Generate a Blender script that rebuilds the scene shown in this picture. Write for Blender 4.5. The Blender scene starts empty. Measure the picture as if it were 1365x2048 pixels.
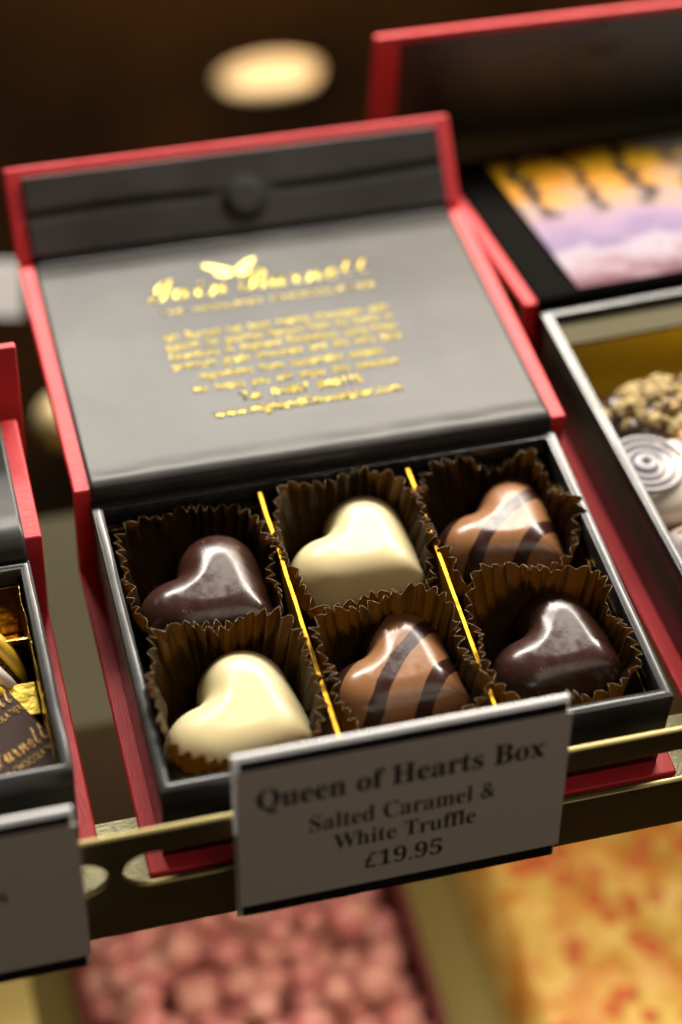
import bpy, bmesh, math, random
import numpy as np
from mathutils import Vector, Matrix, noise
SC = bpy.context.scene
COL = SC.collection
R = math.radians
MM = 0.001

# ------------------------------------------------------------------ camera
F_PX, CAM = 4149.886, (-0.04416, -0.25666, 0.40477)
PITCH, YAW, ROLL = 0.83226, 0.30576, 0.06706
d = Vector((math.sin(YAW)*math.cos(PITCH), math.cos(YAW)*math.cos(PITCH), -math.sin(PITCH)))
rt = Vector((math.cos(YAW), -math.sin(YAW), 0)); up = rt.cross(d)
r2 = rt*math.cos(ROLL) + up*math.sin(ROLL); u2 = -rt*math.sin(ROLL) + up*math.cos(ROLL)
cam = bpy.data.cameras.new('camera'); co = bpy.data.objects.new('camera', cam); COL.objects.link(co)
mw = Matrix((r2, u2, -d)).transposed().to_4x4(); mw.translation = CAM
co.matrix_world = mw
cam.sensor_fit = 'VERTICAL'; cam.sensor_height = 36; cam.sensor_width = 24
cam.lens = F_PX/2048*36
cam.clip_start = 0.01; cam.clip_end = 20
cam.dof.use_dof = True; cam.dof.focus_distance = 0.494; cam.dof.aperture_fstop = cam.lens/17
SC.camera = co

# ------------------------------------------------------------------ world, lamps, exposure
w = bpy.data.worlds.new('World'); SC.world = w; w.use_nodes = True
bg = w.node_tree.nodes['Background']; bg.inputs[0].default_value = (1.0, 0.72, 0.46, 1); bg.inputs[1].default_value = 0.016

def area(name, loc, aim, sx, sy, power, col, spread=180):
    L = bpy.data.lights.new(name, 'AREA'); L.shape = 'RECTANGLE'; L.size = sx; L.size_y = sy
    L.energy = power; L.color = col; L.spread = R(spread)
    o = bpy.data.objects.new(name, L); COL.objects.link(o); o.location = loc
    o.rotation_euler = (Vector(aim)-Vector(loc)).to_track_quat('-Z', 'Y').to_euler()
    return o
# long case lamp above the back edge of the shelf
area('case_lamp', (0.20, 0.47, 0.365), (0.07, 0.06, 0.02), 0.80, 0.062, 10.4, (1.0, 0.93, 0.82))
# soft light of the room in front of the case
area('room_lamp', (0.26, -0.36, 0.82), (0.06, 0.18, 0.03), 0.45, 0.40, 1.25, (1.0, 0.81, 0.64))
# lamp under the upper shelf for the goods below
area('under_shelf_lamp', (0.07, 0.02, -0.030), (0.07, 0.06, -0.2), 0.34, 0.02, 0.47, (1.0, 0.84, 0.62))
area('back_lamp', (0.45, 0.55, 0.30), (0.30, 1.0, -0.6), 0.4, 0.2, 4.0, (1.0, 0.62, 0.30))  # added fill light, unseen, that brightens the dark background
SC.view_settings.view_transform = 'Standard'; SC.view_settings.look = 'None'
SC.view_settings.exposure = 0; SC.view_settings.gamma = 1
SC.cycles.max_bounces = 8; SC.cycles.transparent_max_bounces = 8
SC.cycles.caustics_reflective = False; SC.cycles.caustics_refractive = False
SC.cycles.sample_clamp_indirect = 4

# ------------------------------------------------------------------ materials
def mat(name, col, rough=0.5, metal=0.0, spec=0.5, coat=0.0, coat_r=0.1, sss=0.0, sss_r=(1, .6, .3), sss_s=0.002,
        bump=None, var=None, trans=0.0, ior=1.5, emit=None, rvar=None):
    m = bpy.data.materials.new(name); m.use_nodes = True
    N, K = m.node_tree.nodes, m.node_tree.links; b = N['Principled BSDF']
    b.inputs['Base Color'].default_value = (*col, 1); b.inputs['Roughness'].default_value = rough
    b.inputs['Metallic'].default_value = metal; b.inputs['Specular IOR Level'].default_value = spec
    b.inputs['Coat Weight'].default_value = coat; b.inputs['Coat Roughness'].default_value = coat_r
    b.inputs['Transmission Weight'].default_value = trans; b.inputs['IOR'].default_value = ior
    if sss:
        b.inputs['Subsurface Weight'].default_value = sss; b.inputs['Subsurface Radius'].default_value = sss_r
        b.inputs['Subsurface Scale'].default_value = sss_s
    if emit:
        b.inputs['Emission Color'].default_value = (*emit[0], 1); b.inputs['Emission Strength'].default_value = emit[1]
    tc = N.new('ShaderNodeTexCoord')
    if bump:   # (scale tuple, strength, distance, detail)
        mp = N.new('ShaderNodeMapping'); mp.inputs['Scale'].default_value = bump[0]
        nz = N.new('ShaderNodeTexNoise'); nz.inputs['Scale'].default_value = 1; nz.inputs['Detail'].default_value = bump[3]
        bp = N.new('ShaderNodeBump'); bp.inputs['Strength'].default_value = bump[1]; bp.inputs['Distance'].default_value = bump[2]
        K.new(tc.outputs['Object'], mp.inputs[0]); K.new(mp.outputs[0], nz.inputs['Vector']); K.new(nz.outputs[0], bp.inputs['Height'])
        K.new(bp.outputs[0], b.inputs['Normal'])
    if rvar:   # (scale, lowest roughness, highest roughness)
        nr = N.new('ShaderNodeTexNoise'); nr.inputs['Scale'].default_value = rvar[0]; nr.inputs['Detail'].default_value = 6; nr.inputs['Roughness'].default_value = 0.65
        rr_ = N.new('ShaderNodeMapRange'); rr_.inputs['From Min'].default_value = 0.35; rr_.inputs['From Max'].default_value = 0.68
        rr_.inputs['To Min'].default_value = rvar[1]; rr_.inputs['To Max'].default_value = rvar[2]
        K.new(tc.outputs['Object'], nr.inputs['Vector']); K.new(nr.outputs[0], rr_.inputs[0]); K.new(rr_.outputs[0], b.inputs['Roughness'])
    if var:    # (scale, other colour, low, high)
        nz = N.new('ShaderNodeTexNoise'); nz.inputs['Scale'].default_value = var[0]; nz.inputs['Detail'].default_value = 4
        mr = N.new('ShaderNodeMapRange'); mr.inputs['From Min'].default_value = var[2]; mr.inputs['From Max'].default_value = var[3]
        mx = N.new('ShaderNodeMix'); mx.data_type = 'RGBA'
        mx.inputs['A'].default_value = (*col, 1); mx.inputs['B'].default_value = (*var[1], 1)
        K.new(tc.outputs['Object'], nz.inputs['Vector']); K.new(nz.outputs[0], mr.inputs[0]); K.new(mr.outputs[0], mx.inputs[0])
        K.new(mx.outputs['Result'], b.inputs['Base Color'])
    return m

M = {}
M['red'] = mat('red_linen_paper', (0.67, 0.028, 0.038), 0.52, spec=0.55, bump=((250, 2600, 900), 0.6, 0.00025, 2), var=(60, (0.64, 0.024, 0.034), .35, .65))
M['red_v'] = mat('red_linen_paper_turned', (0.67, 0.028, 0.038), 0.52, spec=0.55, bump=((2600, 250, 900), 0.6, 0.00025, 2), var=(60, (0.64, 0.024, 0.034), .35, .65))
M['liner'] = mat('black_satin_liner', (0.030, 0.029, 0.028), 0.36, spec=0.26, bump=((22, 22, 22), 0.12, 0.0010, 3), var=(35, (0.048, 0.046, 0.044), .4, .6))
M['panel'] = mat('black_satin_panel', (0.020, 0.018, 0.016), 0.35, spec=0.5, bump=((22, 22, 22), 0.12, 0.0010, 3))
M['liner_dark'] = mat('black_matt_liner', (0.008, 0.0075, 0.007), 0.6, spec=0.0, bump=((22, 22, 22), 0.12, 0.0010, 3))  # liner copy, darkened for a lid that misses the lamp reflection
M['old'] = mat('tarnished_brass_sheet', (0.042, 0.037, 0.018), 0.6, spec=0.1, var=(9, (0.045, 0.030, 0.012), .4, .6))  # brass sheet toned darker than the shelf strip
M['black'] = mat('black_coated_board', (0.012, 0.012, 0.013), 0.24, spec=0.5, bump=((60, 60, 60), 0.2, 0.0006, 3))
M['rim'] = mat('worn_black_board_edge', (0.022, 0.022, 0.024), 0.30, spec=0.7, bump=((90, 90, 90), 0.2, 0.0004, 4), var=(160, (0.06, 0.06, 0.06), .58, .8))
M['gold'] = mat('gold_foil', (0.86, 0.56, 0.13), 0.22, metal=1.0, bump=((220, 220, 220), 0.6, 0.0008, 4))
M['goldink'] = mat('gold_foil_print', (0.52, 0.42, 0.10), 0.36, metal=1.0, bump=((40, 40, 40), 0.05, 0.0003, 1))
M['goldsoft'] = mat('crumpled_gold_wrap', (0.70, 0.50, 0.03), 0.45, metal=0.3, bump=((500, 500, 500), 0.8, 0.0006, 3))
M['goldedge'] = mat('gold_card_edge', (0.52, 0.27, 0.02), 0.48, metal=0.9, bump=((1500, 70, 900), 0.9, 0.0005, 4))
M['brass'] = mat('brushed_brass_rail', (0.30, 0.25, 0.11), 0.34, metal=0.9, bump=((12, 900, 900), 0.15, 0.0003, 2))
M['shelf'] = mat('brass_shelf_sheet', (0.36, 0.33, 0.19), 0.42, metal=0.55, bump=((1500, 1500, 1500), 0.35, 0.0003, 2), var=(700, (0.24, 0.22, 0.13), .5, .75))
M['paper'] = mat('white_card', (0.74, 0.70, 0.64), 0.55, bump=((400, 400, 400), 0.1, 0.0003, 3))
M['ink'] = mat('black_ink', (0.030, 0.027, 0.027), 0.5)
M['tagback'] = mat('black_card', (0.010, 0.010, 0.010), 0.35)
M['acrylic'] = mat('frosted_acrylic', (0.80, 0.82, 0.84), 0.30, spec=0.6, sss=0.5, sss_r=(1, 1, 1), sss_s=0.004)
M['dark'] = mat('dark_chocolate', rvar=(170, 0.20, 0.42), col=(0.046, 0.018, 0.012), rough=0.27, spec=0.5, coat=0.10, coat_r=0.16, bump=((260, 260, 260), 0.05, 0.0008, 5), var=(520, (0.20, 0.13, 0.11), .66, .74))
M['white'] = mat('white_chocolate', (0.80, 0.69, 0.40), 0.33, rvar=(150, 0.26, 0.46), spec=0.4, sss=0.7, sss_r=(1, .75, .35), sss_s=0.003, bump=((110, 110, 110), 0.10, 0.0006, 3))
M['riser'] = mat('dark_shelf_riser', (0.03, 0.022, 0.012), 0.5)  # colour stands for the shade under the middle shelf
M['gold_floor'] = mat('olive_gold_shelf', (0.28, 0.26, 0.085), 0.5, metal=0.1, var=(6, (0.24, 0.19, 0.06), .4, .6))
M['wood'] = mat('dark_cabinet_back', (0.12, 0.060, 0.020), 0.5, bump=((6, 6, 90), 0.3, 0.002, 3), var=(3.0, (0.020, 0.014, 0.008), .38, .60))
M['plum'] = mat('dark_red_tray', (0.09, 0.011, 0.011), 0.6)
M['pink'] = mat('pink_dusted_truffle', (0.46, 0.13, 0.14), 0.45, var=(60, (0.52, 0.26, 0.21), .35, .65), bump=((500, 500, 500), 0.5, 0.0008, 3))
M['slab'] = mat('golden_chocolate_slab', (0.62, 0.44, 0.11), 0.5, var=(75, (0.50, 0.20, 0.03), .42, .64), bump=((60, 60, 60), 0.6, 0.004, 3))
M['rasp'] = mat('dried_red_fruit', (0.50, 0.11, 0.03), 0.7)
M['nugget'] = mat('gold_crumb', (0.46, 0.34, 0.14), 0.6, metal=0.0, var=(300, (0.30, 0.19, 0.08), .5, .7), bump=((700, 700, 700), 0.8, 0.001, 3))
M['yellow'] = mat('yellow_chocolate', (0.80, 0.50, 0.03), 0.35)
M['cream'] = mat('cream_chocolate', (0.80, 0.72, 0.62), 0.35)
M['greyc'] = mat('grey_swirl_chocolate', (0.42, 0.41, 0.45), 0.4)
M['peach'] = mat('peach_stripe_chocolate', (0.82, 0.40, 0.22), 0.4)
M['mauve'] = mat('bloomed_milk_chocolate', (0.34, 0.27, 0.25), 0.45)
M['lamp'] = mat('warm_lamp_glass', (0.9, 0.7, 0.4), 0.4, emit=((1.0, 0.70, 0.38), 0.34))
M['lampdim'] = mat('warm_lamp_rim', (0.9, 0.7, 0.4), 0.4, emit=((1.0, 0.64, 0.28), 0.22))
M['palecard'] = mat('pale_grey_card', (0.42, 0.43, 0.43), 0.6)
M['foilball'] = mat('pale_gold_wrapper', (0.85, 0.68, 0.36), 0.4, metal=0.3)

def cup_material():
    m = bpy.data.materials.new('brown_glassine'); m.use_nodes = True; N, K = m.node_tree.nodes, m.node_tree.links
    b = N['Principled BSDF']; b.inputs['Roughness'].default_value = 0.30; b.inputs['Specular IOR Level'].default_value = 0.6
    tc = N.new('ShaderNodeTexCoord'); nz = N.new('ShaderNodeTexNoise'); nz.inputs['Scale'].default_value = 260; nz.inputs['Detail'].default_value = 5
    mx = N.new('ShaderNodeMix'); mx.data_type = 'RGBA'
    mx.inputs['A'].default_value = (0.042, 0.021, 0.005, 1); mx.inputs['B'].default_value = (0.105, 0.060, 0.016, 1)
    K.new(tc.outputs['Object'], nz.inputs['Vector']); K.new(nz.outputs[0], mx.inputs[0]); K.new(mx.outputs['Result'], b.inputs['Base Color'])
    bp = N.new('ShaderNodeBump'); bp.inputs['Strength'].default_value = 0.35; bp.inputs['Distance'].default_value = 0.0005
    K.new(nz.outputs[0], bp.inputs['Height']); K.new(bp.outputs[0], b.inputs['Normal'])
    t = N.new('ShaderNodeBsdfTranslucent'); t.inputs['Color'].default_value = (0.30, 0.17, 0.030, 1)
    ms = N.new('ShaderNodeMixShader'); ms.inputs[0].default_value = 0.5
    K.new(b.outputs[0], ms.inputs[1]); K.new(t.outputs[0], ms.inputs[2]); K.new(ms.outputs[0], N['Material Output'].inputs[0])
    return m
M['cup'] = cup_material()
M['cupedge'] = mat('pale_cut_paper_edge', (0.19, 0.12, 0.045), 0.4)  # pale cut edge, with the light it catches put into its colour

def milk_material():
    m = mat('milk_chocolate_with_stripes', rvar=(170, 0.20, 0.42), col=(0.30, 0.138, 0.060), rough=0.28, spec=0.45, coat=0.08, coat_r=0.16, bump=((260, 260, 260), 0.05, 0.0008, 5))
    N, K = m.node_tree.nodes, m.node_tree.links; b = N['Principled BSDF']
    tc = N.new('ShaderNodeTexCoord'); sp = N.new('ShaderNodeSeparateXYZ'); K.new(tc.outputs['Object'], sp.inputs[0])
    nz = N.new('ShaderNodeTexNoise'); nz.inputs['Scale'].default_value = 75; K.new(tc.outputs['Object'], nz.inputs['Vector'])
    def ma(op, a, bb=None, cc=None):
        n = N.new('ShaderNodeMath'); n.operation = op
        for i, x in enumerate((a, bb, cc)):
            if x is None: continue
            if isinstance(x, (int, float)): n.inputs[i].default_value = x
            else: K.new(x, n.inputs[i])
        return n.outputs[0]
    y = ma('ADD', sp.outputs['Y'], ma('MULTIPLY', ma('SUBTRACT', nz.outputs[0], 0.5), 0.0035))
    y = ma('ADD', y, ma('MULTIPLY', ma('MULTIPLY', sp.outputs['X'], sp.outputs['X']), 9.0))
    ph = ma('FRACT', ma('ADD', ma('DIVIDE', y, 0.0094), 0.38))
    dd = ma('ABSOLUTE', ma('SUBTRACT', ph, 0.5))
    mr = N.new('ShaderNodeMapRange'); mr.inputs['From Min'].default_value = 0.155; mr.inputs['From Max'].default_value = 0.178
    K.new(dd, mr.inputs[0])
    mx = N.new('ShaderNodeMix'); mx.data_type = 'RGBA'
    mx.inputs['A'].default_value = (0.040, 0.014, 0.010, 1); mx.inputs['B'].default_value = (0.30, 0.138, 0.060, 1)
    K.new(mr.outputs[0], mx.inputs[0]); K.new(mx.outputs['Result'], b.inputs['Base Color'])
    return m
M['milk'] = milk_material()

def picture_material(cw, ch):
    m = mat('printed_picture', (0.5, 0.5, 0.5), 0.5, spec=0.12)
    N, K = m.node_tree.nodes, m.node_tree.links; b = N['Principled BSDF']
    tc = N.new('ShaderNodeTexCoord'); mp = N.new('ShaderNodeMapping'); mp.inputs['Scale'].default_value = (1/cw, 1/ch, 1)
    K.new(tc.outputs['Object'], mp.inputs[0])
    sp = N.new('ShaderNodeSeparateXYZ'); K.new(mp.outputs[0], sp.inputs[0])
    nz = N.new('ShaderNodeTexNoise'); nz.inputs['Scale'].default_value = 9; nz.inputs['Detail'].default_value = 5; K.new(mp.outputs[0], nz.inputs['Vector'])
    ad = N.new('ShaderNodeMath'); ad.operation = 'MULTIPLY_ADD'; ad.inputs[1].default_value = 0.45
    K.new(nz.outputs[0], ad.inputs[0]); K.new(sp.outputs['Y'], ad.inputs[2])
    sub = N.new('ShaderNodeMath'); sub.operation = 'SUBTRACT'; sub.inputs[1].default_value = 0.225; K.new(ad.outputs[0], sub.inputs[0])
    cr = N.new('ShaderNodeValToRGB'); K.new(sub.outputs[0], cr.inputs[0])
    stops = [(0.0, (.30, .13, .17)), (.10, (.62, .42, .52)), (.22, (.80, .70, .82)), (.30, (.46, .34, .60)), (.42, (.62, .45, .70)), (.50, (.72, .50, .66)),
             (.58, (.75, .56, .46)), (.70, (.90, .42, .10)), (.80, (1.0, .42, .02)), (.92, (1.0, .60, .01)), (1.0, (.55, .16, .01))]
    el = cr.color_ramp.elements
    el[0].position, el[0].color = stops[0][0], (*stops[0][1], 1); el[1].position, el[1].color = stops[-1][0], (*stops[-1][1], 1)
    stops = [(p, tuple(q*(0.40 if p < .65 else 0.62) for q in c)) for p, c in stops]
    el[0].color = (*stops[0][1], 1); el[1].color = (*stops[-1][1], 1)
    for p, c in stops[1:-1]:
        e = el.new(p); e.color = (*c, 1)
    # dark slanting gaps between pale shapes in the upper half
    wv = N.new('ShaderNodeTexWave'); wv.inputs['Scale'].default_value = 1.7; wv.inputs['Distortion'].default_value = 6.0; wv.bands_direction = 'DIAGONAL'; wv.inputs['Detail Scale'].default_value = 2.5
    wv.inputs['Detail'].default_value = 1
    K.new(mp.outputs[0], wv.inputs['Vector'])
    g1 = N.new('ShaderNodeMapRange'); g1.inputs['From Min'].default_value = 0.10; g1.inputs['From Max'].default_value = 0.45; 
    ga = N.new('ShaderNodeMath'); ga.operation = 'MULTIPLY'; ga.inputs[1].default_value = 15.0; K.new(sp.outputs['X'], ga.inputs[0])
    gb = N.new('ShaderNodeMath'); gb.operation = 'MULTIPLY_ADD'; gb.inputs[1].default_value = 2.2; K.new(nz.outputs[0], gb.inputs[0]); K.new(ga.outputs[0], gb.inputs[2])
    gc = N.new('ShaderNodeMath'); gc.operation = 'PINGPONG'; gc.inputs[1].default_value = 1.0; K.new(gb.outputs[0], gc.inputs[0])
    K.new(gc.outputs[0], g1.inputs[0])
    g2 = N.new('ShaderNodeMapRange'); g2.inputs['From Min'].default_value = 0.55; g2.inputs['From Max'].default_value = 0.48; K.new(sp.outputs['Y'], g2.inputs[0])
    mxm = N.new('ShaderNodeMath'); mxm.operation = 'MAXIMUM'; K.new(g1.outputs[0], mxm.inputs[0]); K.new(g2.outputs[0], mxm.inputs[1])
    mx = N.new('ShaderNodeMix'); mx.data_type = 'RGBA'; mx.inputs['A'].default_value = (.04, .025, .012, 1)
    K.new(mxm.outputs[0], mx.inputs[0]); K.new(cr.outputs[0], mx.inputs['B'])
    # pale cloud at the right back
    nz2 = N.new('ShaderNodeTexNoise'); nz2.inputs['Scale'].default_value = 3.2; K.new(mp.outputs[0], nz2.inputs['Vector'])
    s2 = N.new('ShaderNodeMath'); s2.operation = 'MULTIPLY_ADD'; s2.inputs[1].default_value = 1.1; K.new(sp.outputs['X'], s2.inputs[0]); K.new(nz2.outputs[0], s2.inputs[2])
    g3 = N.new('ShaderNodeMapRange'); g3.inputs['From Min'].default_value = 1.0; g3.inputs['From Max'].default_value = 1.15; K.new(s2.outputs[0], g3.inputs[0])
    mx2 = N.new('ShaderNodeMix'); mx2.data_type = 'RGBA'; mx2.inputs['B'].default_value = (.28, .25, .23, 1)
    K.new(g3.outputs[0], mx2.inputs[0]); K.new(mx.outputs['Result'], mx2.inputs['A']); K.new(mx2.outputs['Result'], b.inputs['Base Color'])
    return m

# ------------------------------------------------------------------ helpers
def link(name, bm, m, parent=None, smooth=False, bevel=0.0, seg=2):
    me = bpy.data.meshes.new(name)
    bmesh.ops.recalc_face_normals(bm, faces=bm.faces[:])
    bm.to_mesh(me); bm.free(); me.materials.append(m)
    if smooth or bevel:
        for p in me.polygons: p.use_smooth = True
    o = bpy.data.objects.new(name, me); COL.objects.link(o)
    if bevel:
        b = o.modifiers.new('b', 'BEVEL'); b.width = bevel; b.segments = seg; b.limit_method = 'ANGLE'; b.angle_limit = R(40)
        o.modifiers.new('w', 'WEIGHTED_NORMAL')
    if parent: o.parent = parent
    return o
def box(bm, x0, x1, y0, y1, z0, z1, M4=None):
    r = bmesh.ops.create_cube(bm, size=1)
    mt = Matrix.Translation(((x0+x1)/2, (y0+y1)/2, (z0+z1)/2)) @ Matrix.Diagonal((x1-x0, y1-y0, z1-z0, 1))
    bmesh.ops.transform(bm, matrix=(M4 @ mt) if M4 else mt, verts=r['verts'])
    return r['verts']
def obox(name, m, parent, *a, M4=None, bevel=0.0):
    bm = bmesh.new(); box(bm, *a, M4=M4); return link(name, bm, m, parent, bevel=bevel)
def tag(o, label, cat, group=None):
    o['label'] = label; o['category'] = cat
    if group: o['group'] = group
    return o
def thing(name, label, cat, loc=(0, 0, 0), rz=0.0, group=None):
    o = bpy.data.objects.new(name, None); COL.objects.link(o); o.location = loc; o.rotation_euler = (0, 0, rz)
    o.empty_display_size = 0.01
    return tag(o, label, cat, group)
def structure(o):
    o['kind'] = 'structure'; return o
def profile_sheet(name, prof, x0, x1, m, parent, nx=40, wav=None):
    """sheet extruded along x from a (y,z) profile"""
    bm = bmesh.new(); rows = []
    for i in range(nx+1):
        x = x0+(x1-x0)*i/nx
        rows.append([bm.verts.new((x, y, z+(wav(x, k) if wav else 0))) for k, (y, z) in enumerate(prof)])
    for i in range(nx):
        for k in range(len(prof)-1):
            bm.faces.new((rows[i][k], rows[i+1][k], rows[i+1][k+1], rows[i][k+1]))
    o = link(name, bm, m, parent, smooth=True)
    s = o.modifiers.new('s', 'SOLIDIFY'); s.thickness = 0.0003; s.offset = -1
    return o

def serif(s):
    return ''.join(chr(0x1D400+ord(c)-65) if 'A' <= c <= 'Z' else chr(0x1D41A+ord(c)-97) if 'a' <= c <= 'z' else chr(0x1D7CE+ord(c)-48) if '0' <= c <= '9' else c for c in s)
def script(s):
    return ''.join(chr(0x1D4D0+ord(c)-65) if 'A' <= c <= 'Z' else chr(0x1D4EA+ord(c)-97) if 'a' <= c <= 'z' else c for c in s)
def text_mesh(name, s, m, parent, base, ux, uy, x0, x1, y0, y1, off=0.0, ext=0.00001, ylim=None, capref=None):
    """lettering fitted to x0..x1 with baseline y0 and capital height reaching y1 on the plane base + ux*x + uy*y"""
    def build(txt, o_):
        cu = bpy.data.curves.new(name, 'FONT'); cu.body = txt; cu.offset = o_; cu.resolution_u = 4
        ob = bpy.data.objects.new('tmp', cu); COL.objects.link(ob)
        dg = bpy.context.evaluated_depsgraph_get(); me = bpy.data.meshes.new_from_object(ob.evaluated_get(dg))
        bpy.data.objects.remove(ob); bpy.data.curves.remove(cu); return me
    me = build(s, off)
    ref = build(capref or 'H', 0); hy = max(v.co.y for v in ref.vertices); bpy.data.meshes.remove(ref)
    xs = [v.co.x for v in me.vertices]; ax, bx = min(xs), max(xs)
    uz = ux.cross(uy)
    for v in me.vertices:
        X = x0+(v.co.x-ax)/(bx-ax)*(x1-x0); Y = y0+v.co.y/hy*(y1-y0)
        v.co = base + ux*X + uy*Y
    me.materials.clear(); me.materials.append(m)
    o = bpy.data.objects.new(name, me); COL.objects.link(o); o.parent = parent
    sd = o.modifiers.new('s', 'SOLIDIFY'); sd.thickness = ext*2; sd.offset = 0
    return o

# ------------------------------------------------------------------ setting
structure(link('case_back', (lambda bm: (box(bm, -1.5, 2.2, 1.0, 1.02, -2.2, 1.2), bm)[1])(bmesh.new()), M['wood']))
structure(link('lower_shelf', (lambda bm: (box(bm, -0.6, 0.9, -0.06, 0.24, -0.225, -0.21), bm)[1])(bmesh.new()), M['gold_floor']))
structure(link('middle_shelf', (lambda bm: (box(bm, -0.6, 0.9, 0.114, 0.20, -0.106, -0.100), bm)[1])(bmesh.new()), M['old'], bevel=0.001))

structure(link('floor', (lambda bm: (box(bm, -1.5, 2.2, -0.6, 0.999, -1.02, -1.0), bm)[1])(bmesh.new()), M['wood']))
structure(link('shelf_riser', (lambda bm: (box(bm, -0.6, 0.9, 0.1145, 0.118, -0.2095, -0.1065), bm)[1])(bmesh.new()), M['riser']))  # dark board added where only shade lies below the shelf edge
# upper shelf: brass strip with an upturned front rail cut with long slots
YR0, YR1, ZB, ZT = -0.0085, -0.0068, -0.0148, 0.0245
def rail():
    root = thing('shelf_rail', 'brass shelf rail with long rounded slots running under the boxes', 'rail', (0, 0, 0))
    zs0, zs1 = 0.0036, 0.0166
    zc, rr = (zs0+zs1)/2, (zs1-zs0)/2
    slots = [(-0.0104, 0.30), (-0.30, -0.0138)]
    bm = bmesh.new()
    # front face as polygon with holes, made by ring columns
    xs = set([-0.35, 0.35]);
    for a, b in slots:
        for k in range(13):
            t = math.pi/2*k/12
            xs.add(a+rr-rr*math.cos(t)); xs.add(b-rr+rr*math.cos(t))
    xs = sorted(xs)
    def hole(x):
        for a, b in slots:
            if a <= x <= b:
                if x < a+rr: q = (a+rr-x)/rr
                elif x > b-rr: q = (x-b+rr)/rr
                else: q = 0
                h = rr*math.sqrt(max(0, 1-q*q)); return zc-h, zc+h
        return None
    for y, key in ((YR0, 0), (YR1, 1)):
        cols = []
        for x in xs:
            h = hole(x)
            lo, hi = h if h else (zc, zc)
            cols.append([bm.verts.new((x, y, z)) for z in (ZB, lo, hi, ZT)])
        for i in range(len(xs)-1):
            A, B = cols[i], cols[i+1]
            mid = hole((xs[i]+xs[i+1])/2)
            bm.faces.new((A[0], B[0], B[1], A[1])); bm.faces.new((A[2], B[2], B[3], A[3]))
        if key == 0: c0 = cols
        else: c1 = cols
    for i in range(len(xs)-1):
        for k in (0, 3):
            bm.faces.new((c0[i][k], c0[i+1][k], c1[i+1][k], c1[i][k]))
        if hole((xs[i]+xs[i+1])/2):
            for k in (1, 2):
                bm.faces.new((c0[i][k], c0[i+1][k], c1[i+1][k], c1[i][k]))
    bmesh.ops.remove_doubles(bm, verts=bm.verts[:], dist=1e-6)
    o = link('slotted_face', bm, M['brass'], root, bevel=0.0004)
    obox('floor_strip', M['shelf'], root, -0.35, 0.35, -0.0067, 0.0135, -0.0030, -0.0012, bevel=0.0003)
    obox('lower_lip', M['brass'], root, -0.35, 0.35, -0.0067, -0.0020, -0.0160, -0.0149, bevel=0.0003)
    obox('cross_bar', M['shelf'], root, 0.02, 0.04, 0.0136, 0.085, -0.006, -0.0014)
    obox('cross_bar', M['shelf'], root, 0.09, 0.11, 0.0136, 0.085, -0.006, -0.0014)
    obox('cross_bar', M['shelf'], root, -0.09, -0.07, 0.0136, 0.085, -0.006, -0.0014)
    obox('cross_bar', M['shelf'], root, 0.17, 0.19, 0.0136, 0.085, -0.006, -0.0014)
    return root
rail()

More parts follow.
